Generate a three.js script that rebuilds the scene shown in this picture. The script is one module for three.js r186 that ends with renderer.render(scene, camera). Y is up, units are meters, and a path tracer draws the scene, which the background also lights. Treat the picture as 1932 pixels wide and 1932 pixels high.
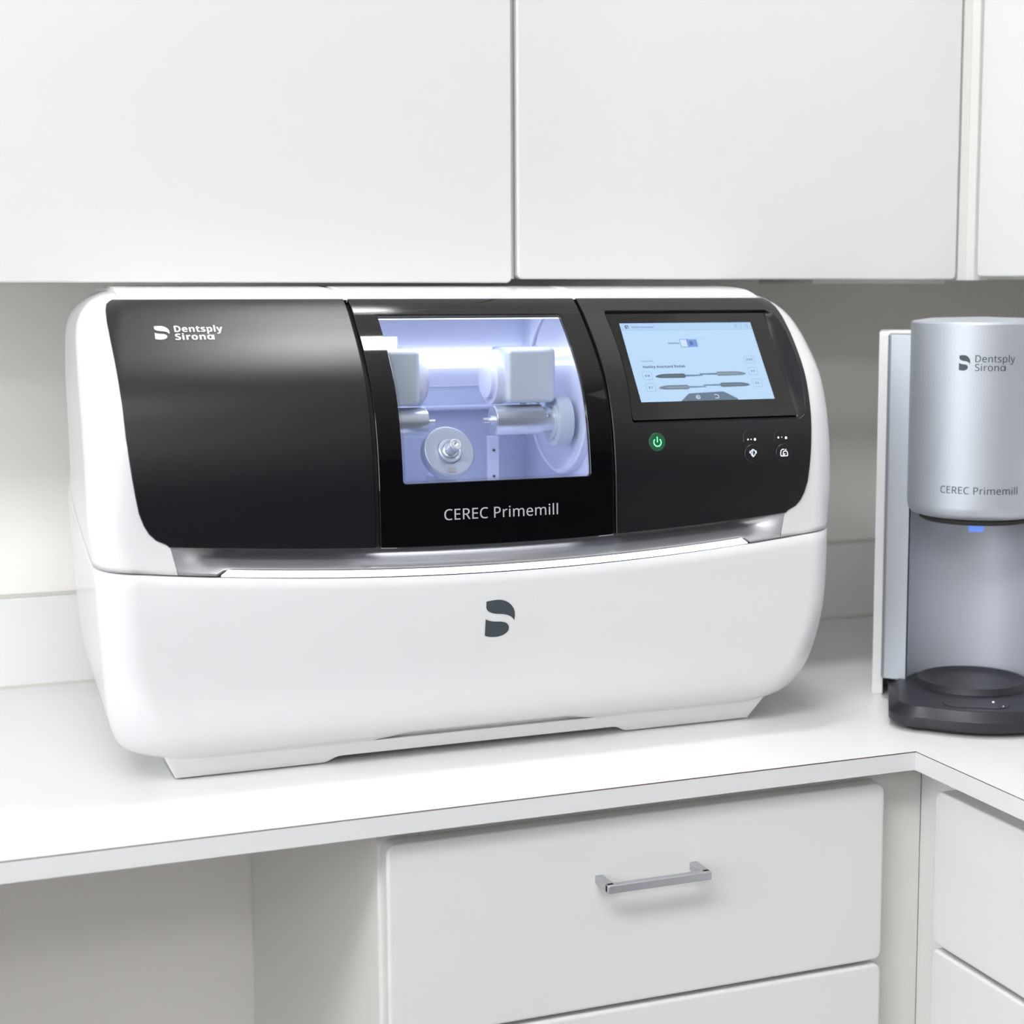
import * as THREE from 'three';
import { RectAreaLightUniformsLib } from 'three/addons/lights/RectAreaLightUniformsLib.js';
import { RoundedBoxGeometry } from 'three/addons/geometries/RoundedBoxGeometry.js';
import { mergeGeometries } from 'three/addons/utils/BufferGeometryUtils.js';
import { FontLoader } from 'three/addons/loaders/FontLoader.js';

/* ---------------- camera, light, exposure ---------------- */
const CT = 0.9;                                   // worktop height above the floor
const scene = new THREE.Scene();
scene.background = new THREE.Color(0x000000);
const camera = new THREE.PerspectiveCamera(2 * Math.atan(966 / 3211.13) * 180 / Math.PI, 1, 0.05, 30);
camera.position.set(-0.49, CT + 0.42, 1.862);
camera.rotation.set(-7.03 * Math.PI / 180, -22.22 * Math.PI / 180, 0, 'YXZ');
camera.setViewOffset(1932, 1932, -130.1, 29.95, 1932, 1932);
camera.focus = 1.5;
camera.userData.fStop = 5;
camera.updateProjectionMatrix();

const renderer = new THREE.WebGLRenderer({ antialias: true });
renderer.toneMapping = THREE.LinearToneMapping;
renderer.toneMappingExposure = 0.53;
renderer.shadowMap.enabled = true;
RectAreaLightUniformsLib.init();

// ceiling luminaires: [x, z, size x, size z, radiance of the light]
const CEIL = 2.6, ADDED_WINDOW_POWER = 3.1;
const LAMPS = [
  { name: 'downlight', label: 'small square ceiling downlight above the front of the white milling machine', x: 0.19, z: 0.5, w: 0.22, d: 0.15, power: 135 },
  { name: 'ceiling_panel', label: 'ceiling light panel nearest the wall cabinets on the left', x: -1.72, z: 2.0, w: 1.2, d: 0.6, power: 12 },
  { name: 'ceiling_panel', label: 'ceiling light panel nearest the wall cabinets on the right', x: -0.78, z: 2.0, w: 1.2, d: 0.6, power: 13.5 },
  { name: 'ceiling_panel', label: 'left ceiling light panel of the middle row', x: -1.6, z: 4.0, w: 1.2, d: 0.6, power: 8 },
  { name: 'ceiling_panel', label: 'right ceiling light panel of the middle row', x: -0.3, z: 4.2, w: 1.2, d: 0.6, power: 15 },
  { name: 'ceiling_panel', label: 'single ceiling light panel of the far row', x: -1.2, z: 6.2, w: 1.2, d: 0.6, power: 5 },
];

/* ---------------- helpers ---------------- */
const taken = {};
const numbered = n => { const k = (taken[n] = (taken[n] ?? -1) + 1); return k ? `${n}_${String(k).padStart(3, '0')}` : n; };
let seed = 7;
const rnd = () => ((seed = (seed * 1664525 + 1013904223) >>> 0) / 4294967296);
function mesh(name, geo, mat, parent, label) {
  const m = new THREE.Mesh(geo, mat);
  m.name = parent === scene ? numbered(name) : name;
  m.castShadow = m.receiveShadow = true;
  if (label) m.userData.label = label;
  parent.add(m);
  return m;
}
function thing(name, label, category, p = [0, 0, 0], turn = 0, group) {
  const g = new THREE.Group();
  g.name = numbered(name); g.position.set(...p); g.rotation.y = turn;
  g.userData = { label, category };
  if (group) g.userData.group = group;
  scene.add(g);
  return g;
}
function struct(name, geo, mat, label) {
  const m = mesh(name, geo, mat, scene);
  m.userData = { kind: 'structure' };
  if (label) m.userData.label = label;
  return m;
}
const box = (x0, x1, y0, y1, z0, z1) => new THREE.BoxGeometry(x1 - x0, y1 - y0, z1 - z0).translate((x0 + x1) / 2, (y0 + y1) / 2, (z0 + z1) / 2);
const rbox = (x0, x1, y0, y1, z0, z1, r = 0.002, s = 3) => new RoundedBoxGeometry(x1 - x0, y1 - y0, z1 - z0, s, r).translate((x0 + x1) / 2, (y0 + y1) / 2, (z0 + z1) / 2);
const cyl = (r0, r1, h, seg = 48) => new THREE.CylinderGeometry(r0, r1, h, seg);
function merge(list) {
  const gs = list.map(g => { const n = g.index ? g.toNonIndexed() : g; for (const k of Object.keys(n.attributes)) if (!['position', 'normal', 'uv'].includes(k)) n.deleteAttribute(k); return n; });
  return gs.length === 1 ? gs[0] : mergeGeometries(gs);
}
function rrShape(x0, x1, y0, y1, r, s = new THREE.Shape()) {
  s.moveTo(x0 + r, y0); s.lineTo(x1 - r, y0); s.absarc(x1 - r, y0 + r, r, -Math.PI / 2, 0); s.lineTo(x1, y1 - r);
  s.absarc(x1 - r, y1 - r, r, 0, Math.PI / 2); s.lineTo(x0 + r, y1); s.absarc(x0 + r, y1 - r, r, Math.PI / 2, Math.PI); s.lineTo(x0, y0 + r);
  s.absarc(x0 + r, y0 + r, r, Math.PI, Math.PI * 1.5);
  return s;
}
// a rounded panel front lying in the xy plane, its back at z = 0, its face at z = t
function panelGeo(w, h, t, r = 0.006, bev = 0.003) {
  return new THREE.ExtrudeGeometry(rrShape(-w / 2 + bev, w / 2 - bev, -h / 2 + bev, h / 2 - bev, Math.max(0.0005, r - bev)), { depth: t - bev, bevelEnabled: true, bevelThickness: bev, bevelSize: bev, bevelSegments: 4, curveSegments: 8 });
}
// monotone cubic interpolation through a table
function table(pts) {
  const n = pts.length, X = pts.map(p => p[0]), Y = pts.map(p => p[1]), d = [], m = [];
  for (let i = 0; i < n - 1; i++) d.push((Y[i + 1] - Y[i]) / (X[i + 1] - X[i]));
  for (let i = 0; i < n; i++) {
    if (i === 0) m.push(d[0]); else if (i === n - 1) m.push(d[n - 2]);
    else m.push(d[i - 1] * d[i] <= 0 ? 0 : 2 * d[i - 1] * d[i] / (d[i - 1] + d[i]));
  }
  return x => {
    if (x <= X[0]) return Y[0];
    if (x >= X[n - 1]) return Y[n - 1];
    let i = 0; while (x > X[i + 1]) i++;
    const h = X[i + 1] - X[i], t = (x - X[i]) / h, t2 = t * t, t3 = t2 * t;
    return Y[i] * (2 * t3 - 3 * t2 + 1) + m[i] * h * (t3 - 2 * t2 + t) + Y[i + 1] * (3 * t2 - 2 * t3) + m[i + 1] * h * (t3 - t2);
  };
}
const smooth = (a, b, x) => { const t = Math.min(1, Math.max(0, (x - a) / (b - a))); return t * t * (3 - 2 * t); };
const lerp = (a, b, t) => a + (b - a) * t;

// grid of points -> smooth surface
function gridGeo(nu, nv, f, flip = false, closeU = false) {
  const pos = [], uv = [], idx = [];
  for (let j = 0; j <= nv; j++) for (let i = 0; i <= nu; i++) { const p = f(i / nu, j / nv); pos.push(p[0], p[1], p[2]); uv.push(p[3] ?? p[0], p[4] ?? p[1]); }
  for (let j = 0; j < nv; j++) for (let i = 0; i < nu; i++) {
    const a = j * (nu + 1) + i, b = a + 1, c = a + nu + 1, d = c + 1;
    if (flip) idx.push(a, c, b, b, c, d); else idx.push(a, b, c, b, d, c);
  }
  const g = new THREE.BufferGeometry();
  g.setAttribute('position', new THREE.Float32BufferAttribute(pos, 3));
  g.setAttribute('uv', new THREE.Float32BufferAttribute(uv, 2));
  g.setIndex(idx); g.computeVertexNormals();
  if (closeU) {
    const nn = g.attributes.normal;
    for (let j = 0; j <= nv; j++) {
      const a = j * (nu + 1), b = a + nu, v = new THREE.Vector3(nn.getX(a) + nn.getX(b), nn.getY(a) + nn.getY(b), nn.getZ(a) + nn.getZ(b)).normalize();
      nn.setXYZ(a, v.x, v.y, v.z); nn.setXYZ(b, v.x, v.y, v.z);
    }
  }
  return g;
}
// stacked closed outlines with the same point count, capped below and above
function loft(rings, capLow = true, capHigh = true) {
  const n = rings[0].length, parts = [];
  parts.push(gridGeo(n, rings.length - 1, (u, v) => { const r = rings[Math.round(v * (rings.length - 1))], p = r[Math.round(u * n) % n]; return p; }, false, true));
  const cap = (r, up) => {
    const tri = THREE.ShapeUtils.triangulateShape(r.map(p => new THREE.Vector2(p[0], -p[2])), []);
    const pos = [], nor = [], uv = [];
    for (const t of tri) for (const k of (up ? [0, 1, 2] : [0, 2, 1])) { const p = r[t[k]]; pos.push(p[0], p[1], p[2]); nor.push(0, up ? 1 : -1, 0); uv.push(p[0], p[2]); }
    const g = new THREE.BufferGeometry();
    g.setAttribute('position', new THREE.Float32BufferAttribute(pos, 3)); g.setAttribute('normal', new THREE.Float32BufferAttribute(nor, 3)); g.setAttribute('uv', new THREE.Float32BufferAttribute(uv, 2));
    return g;
  };
  if (capLow) parts.push(cap(rings[0], false));
  if (capHigh) parts.push(cap(rings[rings.length - 1], true));
  return merge(parts);
}

/* polygon in (a, b) laid on a curved surface: map(a, b, off) -> {p, n} */
const area = P => { let s = 0; for (let i = 0; i < P.length; i++) { const q = P[(i + 1) % P.length]; s += P[i][0] * q[1] - q[0] * P[i][1]; } return s / 2; };
function densify(P, d) {
  const o = [];
  for (let i = 0; i < P.length; i++) { const a = P[i], b = P[(i + 1) % P.length], n = Math.max(1, Math.ceil(Math.hypot(b[0] - a[0], b[1] - a[1]) / d)); for (let k = 0; k < n; k++) o.push([lerp(a[0], b[0], k / n), lerp(a[1], b[1], k / n)]); }
  return o;
}
function clipHalf(P, ax, v, keepGreater) {
  const o = [];
  for (let i = 0; i < P.length; i++) {
    const a = P[i], b = P[(i + 1) % P.length], ia = keepGreater ? a[ax] >= v : a[ax] <= v, ib = keepGreater ? b[ax] >= v : b[ax] <= v;
    if (ia) o.push(a);
    if (ia !== ib) { const t = (v - a[ax]) / (b[ax] - a[ax]), q = [lerp(a[0], b[0], t), lerp(a[1], b[1], t)]; q[ax] = v; o.push(q); }
  }
  return o;
}
function patch(poly, map, { off = 0.0015, thick = 0.003, cell = 0.006, bevel = 0.0006, cut = null, walls = true } = {}) {
  let P = densify(area(poly) < 0 ? [...poly].reverse() : poly, cell);
  const n = P.length, isCut = q => cut !== null && Math.abs(q[0] - cut) < 1e-7;
  let top = P;
  if (bevel > 0) top = P.map((p, i) => {
    const a = P[(i + n - 1) % n], b = P[(i + 1) % n];
    let e1 = [p[0] - a[0], p[1] - a[1]], e2 = [b[0] - p[0], b[1] - p[1]];
    const l1 = Math.hypot(...e1) || 1, l2 = Math.hypot(...e2) || 1;
    let nx = -(e1[1] / l1 + e2[1] / l2), ny = e1[0] / l1 + e2[0] / l2; const l = Math.hypot(nx, ny) || 1; nx /= l; ny /= l;
    const c = Math.max(0.4, (-e1[1] / l1) * nx + (e1[0] / l1) * ny);
    return [p[0] + (isCut(p) ? 0 : nx * bevel / c), p[1] + ny * bevel / c];
  });
  const pos = [], nor = [], uv = [];
  const put = (q, o) => { const s = map(q[0], q[1], o); pos.push(s.p.x, s.p.y, s.p.z); nor.push(s.n.x, s.n.y, s.n.z); uv.push(q[0], q[1]); };
  const xs = top.map(p => p[0]), ys = top.map(p => p[1]);
  const x0 = Math.min(...xs), x1 = Math.max(...xs), y0 = Math.min(...ys), y1 = Math.max(...ys);
  const nx = Math.max(1, Math.ceil((x1 - x0) / cell)), ny = Math.max(1, Math.ceil((y1 - y0) / cell));
  for (let i = 0; i < nx; i++) {
    const ca = lerp(x0, x1, i / nx), cb = lerp(x0, x1, (i + 1) / nx);
    const col = clipHalf(clipHalf(top, 0, ca, true), 0, cb, false);
    if (col.length < 3) continue;
    for (let j = 0; j < ny; j++) {
      const ra = lerp(y0, y1, j / ny), rb = lerp(y0, y1, (j + 1) / ny);
      const Q = clipHalf(clipHalf(col, 1, ra, true), 1, rb, false);
      if (Q.length < 3) continue;
      const ar = area(Q);
      if (ar < 1e-10) continue;
      if (Math.abs(ar - (cb - ca) * (rb - ra)) < 1e-9) { for (const q of [[ca, ra], [cb, ra], [cb, rb], [ca, ra], [cb, rb], [ca, rb]]) put(q, off); continue; }
      const R = Q.filter((q, k) => { const z = Q[(k + 1) % Q.length]; return Math.hypot(q[0] - z[0], q[1] - z[1]) > 1e-7; });
      if (R.length < 3) continue;
      for (const t of THREE.ShapeUtils.triangulateShape(R.map(q => new THREE.Vector2(...q)), [])) for (const k of t) put(R[k], off);
    }
  }
  if (walls) for (let i = 0; i < n; i++) {
    const j = (i + 1) % n;
    if (isCut(P[i]) && isCut(P[j])) continue;
    const strip = (A, oa, B, ob) => {
      const a = map(A[i][0], A[i][1], oa), b = map(A[j][0], A[j][1], oa), c = map(B[i][0], B[i][1], ob), d = map(B[j][0], B[j][1], ob);
      const nn = new THREE.Vector3().subVectors(d.p, a.p).cross(new THREE.Vector3().subVectors(b.p, c.p)).normalize();
      for (const [s, q] of [[a, A[i]], [c, B[i]], [b, A[j]], [b, A[j]], [c, B[i]], [d, B[j]]]) { pos.push(s.p.x, s.p.y, s.p.z); nor.push(nn.x, nn.y, nn.z); uv.push(q[0], q[1]); }
    };
    if (bevel > 0) strip(top, off, P, off - bevel);
    strip(P, off - bevel, P, off - thick);
  }
  const g = new THREE.BufferGeometry();
  g.setAttribute('position', new THREE.Float32BufferAttribute(pos, 3));
  g.setAttribute('normal', new THREE.Float32BufferAttribute(nor, 3));
  g.setAttribute('uv', new THREE.Float32BufferAttribute(uv, 2));
  return g;
}
// flat shapes (lettering, emblems) laid on a surface
function inlay(shapes, map, off, curve = 10) {
  const g0 = new THREE.ShapeGeometry(shapes, curve), g = g0.toNonIndexed(), p = g.attributes.position, n = g.attributes.normal;
  for (let i = 0; i < p.count; i++) { const s = map(p.getX(i), p.getY(i), off); p.setXYZ(i, s.p.x, s.p.y, s.p.z); n.setXYZ(i, s.n.x, s.n.y, s.n.z); }
  return g;
}
const font = await new FontLoader().loadAsync('fonts/droid/droid_sans_regular.typeface.json');
const fontBold = await new FontLoader().loadAsync('fonts/droid/droid_sans_bold.typeface.json');
// lettering between x0 and x1 on baseline y with capital height cap; a round 'a' (single storey) where roundA
function letters(f, str, x0, x1, y, cap, map, off, roundA = false) {
  const S = 100, scale = S / f.data.resolution; let adv = 0; const groups = [];
  for (const ch of str) {
    const gl = f.data.glyphs[ch], hw = gl.ha * scale;
    if (roundA && ch === 'a') {
      const o = f.data.glyphs.o, sh = f.generateShapes('o', S); groups.push([sh, adv]);
      const st = f === fontBold ? 19 : 12, bar = new THREE.Shape(), xr = o.x_max * scale - st * 0.55;
      bar.moveTo(xr, 0); bar.lineTo(xr + st, 0); bar.lineTo(xr + st, 75); bar.lineTo(xr, 75); bar.closePath();
      groups.push([[bar], adv]); adv += o.ha * scale + 4;
    } else { if (ch !== ' ') groups.push([f.generateShapes(ch, S), adv]); adv += hw; }
  }
  let lo = 1e9, hi = -1e9;
  const geos = groups.map(([sh, a]) => { const g = new THREE.ShapeGeometry(sh, 8).toNonIndexed(); const p = g.attributes.position; for (let i = 0; i < p.count; i++) { const v = p.getX(i) + a; p.setX(i, v); lo = Math.min(lo, v); hi = Math.max(hi, v); } return g; });
  const g = merge(geos), p = g.attributes.position, n = g.attributes.normal, sx = (x1 - x0) / (hi - lo), sy = cap / 99.2;
  for (let i = 0; i < p.count; i++) { const s = map(x0 + (p.getX(i) - lo) * sx, y + p.getY(i) * sy, off); p.setXYZ(i, s.p.x, s.p.y, s.p.z); n.setXYZ(i, s.n.x, s.n.y, s.n.z); }
  return g;
}
// the two-leaf emblem in the box x0..x1, top yt, height h
function emblem(x0, x1, yt, h) {
  const w = x1 - x0, X = a => x0 + a * w, Y = b => yt - b / 1.3 * h;
  const B = (s, a, b, c, d, e, f) => s.bezierCurveTo(X(a), Y(b), X(c), Y(d), X(e), Y(f));
  const u = new THREE.Shape(); u.moveTo(X(.045), Y(.035));
  B(u, .17, .02, .30, 0, .42, 0); B(u, .75, 0, 1, .25, 1, .55); B(u, 1, .65, .985, .72, .975, .76); B(u, .88, .52, .60, .51, .45, .49); B(u, .2, .47, .04, .36, .04, .24); u.closePath();
  const l = new THREE.Shape(); l.moveTo(X(.02), Y(.645));
  B(l, .12, .72, .25, .75, .42, .76); B(l, .66, .77, .80, .84, .805, 1); B(l, .805, 1.2, .55, 1.3, .33, 1.295); B(l, .2, 1.29, .08, 1.27, 0, 1.215); l.closePath();
  return [u, l];
}
// a drawn line as a flat ribbon shape
function ribbon(pts, w, closed = false) {
  const out = [], n = pts.length, L = [], R = [];
  for (let i = 0; i < n; i++) {
    const a = pts[closed ? (i + n - 1) % n : Math.max(0, i - 1)], b = pts[closed ? (i + 1) % n : Math.min(n - 1, i + 1)];
    const l = Math.hypot(b[0] - a[0], b[1] - a[1]) || 1, nx = -(b[1] - a[1]) / l * w / 2, ny = (b[0] - a[0]) / l * w / 2;
    L.push([pts[i][0] + nx, pts[i][1] + ny]); R.push([pts[i][0] - nx, pts[i][1] - ny]);
  }
  const m = closed ? n : n - 1;
  for (let i = 0; i < m; i++) { const j = (i + 1) % n, s = new THREE.Shape(); s.moveTo(...L[i]); s.lineTo(...R[i]); s.lineTo(...R[j]); s.lineTo(...L[j]); s.closePath(); out.push(s); }
  return out;
}
const arcPts = (cx, cy, r, a0, a1, n = 20) => Array.from({ length: n + 1 }, (_, i) => { const a = lerp(a0, a1, i / n); return [cx + r * Math.cos(a), cy + r * Math.sin(a)]; });

/* ---------------- textures and materials ---------------- */
function noiseTexture(size, f, repeat, srgb = false) {
  const d = new Uint8Array(size * size * 4);
  for (let i = 0; i < size * size; i++) { const v = f(i % size, Math.floor(i / size)); for (let k = 0; k < 3; k++) d[i * 4 + k] = Math.max(0, Math.min(255, Array.isArray(v) ? v[k] : v)); d[i * 4 + 3] = 255; }
  const t = new THREE.DataTexture(d, size, size, THREE.RGBAFormat);
  t.wrapS = t.wrapT = THREE.RepeatWrapping; t.magFilter = THREE.LinearFilter; t.minFilter = THREE.LinearMipmapLinearFilter; t.generateMipmaps = true;
  t.repeat.set(repeat, repeat); if (srgb) t.colorSpace = THREE.SRGBColorSpace; t.needsUpdate = true;
  return t;
}
const flake = noiseTexture(512, () => { const r = rnd(); return 110 + 90 * (rnd() - 0.5) + (r > 0.97 ? 80 : 0); }, 1 / 0.11);
const grain = noiseTexture(512, () => 128 + 60 * (rnd() - 0.5), 1 / 0.2);
const peel = noiseTexture(256, () => 128 + 40 * (rnd() - 0.5), 1 / 0.15);
const lin = (r, g, b) => new THREE.Color().setRGB(r, g, b);
const std = (c, rough, metal = 0, extra = {}) => new THREE.MeshStandardMaterial({ color: c, roughness: rough, metalness: metal, side: THREE.DoubleSide, ...extra });
const phys = (c, rough, extra = {}) => new THREE.MeshPhysicalMaterial({ color: c, roughness: rough, side: THREE.DoubleSide, ...extra });
const M = {
  wall: std(lin(.87, .848, .815), 0.75, 0, { bumpMap: grain, bumpScale: 0.0002 }),
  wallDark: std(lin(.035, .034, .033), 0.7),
  ceiling: std(lin(.90, .90, .895), 0.9),
  floor: std(lin(.19, .185, .18), 0.55),
  splash: std(lin(.74, .75, .75), 0.4),
  caulk: std(lin(.60, .60, .56), 0.7),
  cabinet: std(lin(.70, .70, .695), 0.2, 0, { bumpMap: peel, bumpScale: 0.00003 }),
  carcass: std(lin(.72, .72, .70), 0.45),
  edge: std(lin(.70, .705, .72), 0.4),
  core: std(lin(.10, .06, .055), 0.7),
  top: std(lin(.80, .805, .80), 0.36, 0, { bumpMap: grain, bumpScale: 0.00004 }),
  steel: std(lin(.50, .52, .56), 0.36, 0.85),
  shell: phys(lin(.695, .70, .72), 0.3, { clearcoat: 0.5, clearcoatRoughness: 0.06 }),
  plinth: phys(lin(.80, .81, .81), 0.45),
  rubber: std(lin(.03, .03, .03), 0.8),
  satin: phys(lin(.004, .004, .006), 0.34, { specularColor: lin(1, .96, 1), bumpMap: flake, bumpScale: 0.00004 }),
  gap: std(lin(.006, .006, .008), 0.6),
  glassBlack: phys(lin(.003, .003, .004), 0.04),
  pane: phys(lin(.95, .96, 1), 0.02, { transmission: 1, thickness: 0, ior: 1.45 }),
  silver: std(lin(.58, .59, .62), 0.38, 0.75, { bumpMap: flake, bumpScale: 0.00003 }),
  led: new THREE.MeshStandardMaterial({ color: 0xffffff, emissive: lin(.9, .95, 1), emissiveIntensity: 4.5, roughness: 0.4 }),
  print: std(lin(.42, .43, .46), 0.45),
  printWhite: std(lin(.86, .86, .88), 0.5),
  printDark: std(lin(.045, .058, .07), 0.5),
  chamber: phys(lin(.72, .765, .93), 0.35, { clearcoat: 0.3 }),
  bar: new THREE.MeshStandardMaterial({ color: 0xffffff, emissive: lin(.92, .95, 1), emissiveIntensity: 3.0 }),
  alu: std(lin(.58, .65, .715), 0.4, 0.2),
  aluShine: std(lin(.74, .79, .86), 0.28, 0.75),
  aluDisc: std(lin(.50, .56, .68), 0.36, 0.4),
  screenGlass: phys(lin(.004, .004, .004), 0.12),
  greenFace: new THREE.MeshStandardMaterial({ color: lin(.004, .05, .02), roughness: 0.4, emissive: lin(.004, .05, .015), emissiveIntensity: 1.6 }),
  greenIcon: new THREE.MeshStandardMaterial({ color: lin(.2, .8, .4), emissive: lin(.12, .85, .35), emissiveIntensity: 2.4 }),
  whiteIcon: new THREE.MeshStandardMaterial({ color: lin(.7, .75, .8), emissive: lin(.55, .62, .75), emissiveIntensity: 1.6 }),
  dispSilver: std(lin(.50, .53, .585), 0.5, 0.7, { bumpMap: flake, bumpScale: 0.00002 }),
  shadedSilver: std(lin(.50, .525, .59), 0.5, 0.3, { bumpMap: flake, bumpScale: 0.00002 }),  // dispSilver paint again, with the shade of the hollow put into its tone
  dispWhite: phys(lin(.82, .81, .83), 0.3),
  charcoal: phys(lin(.014, .016, .021), 0.42, { bumpMap: flake, bumpScale: 0.00004 }),
  blueLamp: new THREE.MeshStandardMaterial({ color: lin(.2, .35, .9), emissive: lin(.14, .26, .85), emissiveIntensity: 1.0 }),
  lampFace: new THREE.MeshStandardMaterial({ color: 0xffffff, emissive: lin(1, .995, .99), emissiveIntensity: 8 }),
  frosted: new THREE.MeshStandardMaterial({ color: 0xffffff, emissive: lin(.93, .97, 1), emissiveIntensity: 5 }),  // glow of the added window on the left
  lampTrim: std(lin(.8, .8, .8), 0.4),
};

/* ---------------- the room ---------------- */
const RX = 0.905, LX = -2.4, FZ = 7.6, RX2 = 3.4, RZ = 1.40;      // the room widens to the right beyond RZ
struct('floor', box(LX - .1, RX2 + .1, -.1, 0, -.1, FZ + .1), M.floor);
struct('ceiling', box(LX - .1, RX2 + .1, CEIL, CEIL + .1, -.1, FZ + .1), M.ceiling);
struct('wall_back', box(LX - .1, RX + .1, 0, CEIL, -.1, 0), M.wall);
struct('wall_right', box(RX, RX + .1, 0, CEIL, 0, RZ), M.wall);
struct('wall_return', box(RX + .1, RX2 + .1, 0, CEIL, RZ - .1, RZ), M.wallDark, 'dark wall beyond the end of the worktop');
struct('wall_far_right', box(RX2, RX2 + .1, 0, CEIL, RZ, FZ), M.wallDark, 'dark wall on the far right of the room');
struct('wall_front', box(LX - .1, RX2 + .1, 0, CEIL, FZ, FZ + .1), M.wallDark, 'dark wall at the far end of the room');
// left wall with an added frosted window, unseen, giving fill from the left
const WIN = { z0: .85, z1: 2.75, y0: 1.0, y1: 2.25 };
struct('wall_left', merge([box(LX - .1, LX, 0, WIN.y0, 0, FZ), box(LX - .1, LX, WIN.y1, CEIL, 0, FZ), box(LX - .1, LX, WIN.y0, WIN.y1, 0, WIN.z0), box(LX - .1, LX, WIN.y0, WIN.y1, WIN.z1, FZ)]), M.wall);
{
  const w = struct('added_window_1', merge([box(LX - .08, LX + .01, WIN.y0, WIN.y0 + .05, WIN.z0, WIN.z1), box(LX - .08, LX + .01, WIN.y1 - .05, WIN.y1, WIN.z0, WIN.z1), box(LX - .08, LX + .01, WIN.y0 + .05, WIN.y1 - .05, WIN.z0, WIN.z0 + .05), box(LX - .08, LX + .01, WIN.y0 + .05, WIN.y1 - .05, WIN.z1 - .05, WIN.z1), box(LX - .07, LX, WIN.y0 + .05, WIN.y1 - .05, 1.78, 1.82)]), M.lampTrim, 'added frosted window in the left wall, a source of fill light');
  mesh('pane', box(LX - .05, LX - .044, WIN.y0 + .05, WIN.y1 - .05, WIN.z0 + .05, WIN.z1 - .05), M.frosted, w, 'frosted pane of the added window, glowing as fill light');
  const r = new THREE.RectAreaLight(new THREE.Color(.90, .96, 1), ADDED_WINDOW_POWER, WIN.z1 - WIN.z0 - .1, WIN.y1 - WIN.y0 - .1);
  r.position.set(LX + .012, (WIN.y0 + WIN.y1) / 2, (WIN.z0 + WIN.z1) / 2); r.rotation.y = -Math.PI / 2; r.castShadow = true; w.add(r);
}
// upstand behind the worktop with its joint of sealant
struct('trim_1', merge([rbox(LX, RX, CT, CT + .0955, 0, .012, .0015)]), M.splash, 'white upstand along the back of the worktop');
struct('trim_2', merge([rbox(RX - .012, RX, CT, CT + .0955, .012, 1.39, .0015)]), M.splash, 'white upstand along the right wall');
{
  const bead = (x0, x1, y, z0, z1) => box(x0, x1, y - .0012, y + .0012, z0, z1);
  struct('trim_3', merge([bead(LX, RX, CT + .0970, 0, .0085), bead(LX, RX, CT + .0013, .012, .0145), bead(RX - .0085, RX, CT + .0970, .012, 1.39), bead(RX - .0145, RX - .012, CT + .0013, .0145, 1.34)]), M.caulk, 'grey sealant joints of the upstand');
}
for (const L of LAMPS) {
  const g = thing(L.name, L.label, 'ceiling light', [L.x, CEIL, L.z], 0, L.name === 'ceiling_panel' ? 'ceiling light panels' : undefined);
  const fr = 0.02, t = 0.012;
  mesh('frame', merge([box(-L.w / 2 - fr, L.w / 2 + fr, -t, 0, -L.d / 2 - fr, -L.d / 2), box(-L.w / 2 - fr, L.w / 2 + fr, -t, 0, L.d / 2, L.d / 2 + fr), box(-L.w / 2 - fr, -L.w / 2, -t, 0, -L.d / 2, L.d / 2), box(L.w / 2, L.w / 2 + fr, -t, 0, -L.d / 2, L.d / 2)]), M.lampTrim, g);
  mesh('diffuser', box(-L.w / 2, L.w / 2, -.006, 0, -L.d / 2, L.d / 2), M.lampFace, g);
  const r = new THREE.RectAreaLight(new THREE.Color(1, .995, .99), L.power, L.w, L.d);
  r.position.set(0, -.014, 0); r.rotation.x = -Math.PI / 2; r.castShadow = true; g.add(r);
}

/* ---------------- fitted furniture ---------------- */
const IX = 0.3635, FZC = 0.58;                      // inner corner of the L-shaped worktop
{
  const g = thing('worktop', 'white L-shaped laminate worktop with a dark line along its front edge', 'worktop', [0, CT, 0]);
  const L = inset => { const s = new THREE.Shape(); const p = [[LX + .001, -.001], [LX + .001, -FZC + inset], [IX - inset, -FZC + inset], [IX - inset, -1.34], [RX - .001, -1.34], [RX - .001, -.001]]; p.forEach((q, i) => i ? s.lineTo(...q) : s.moveTo(...q)); s.closePath(); return s; };
  const slab = (inset, y0, y1) => new THREE.ExtrudeGeometry(L(inset), { depth: y1 - y0, bevelEnabled: false }).rotateX(-Math.PI / 2).translate(0, y0, 0);
  mesh('board', slab(.0012, -.0172, -.0012), M.carcass, g);
  mesh('laminate_core', slab(.0002, -.0012, -.0003), M.core, g, 'thin dark brown edge line of the laminate sheet');
  mesh('laminate_sheet', slab(.0003, -.0003, 0), M.top, g);
  mesh('edge_band', box(LX + .001, IX - .0015, -.0175, -.0013, FZC - .0012, FZC), M.edge, g);
  mesh('edge_band', box(IX - .0013, IX, -.0175, -.0013, FZC, 1.34), M.edge, g);
}
function handleGeo() {
  const r = .0012;
  return merge([rbox(-.0487, .0487, -.0037, .0037, .0225, .030, r), rbox(-.0487, -.0412, -.0037, .0037, 0, .028, r), rbox(.0412, .0487, -.0037, .0037, 0, .028, r)]);
}
const HANDLE = handleGeo();
const FL = CT;                                     // heights below are relative to the worktop
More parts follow.
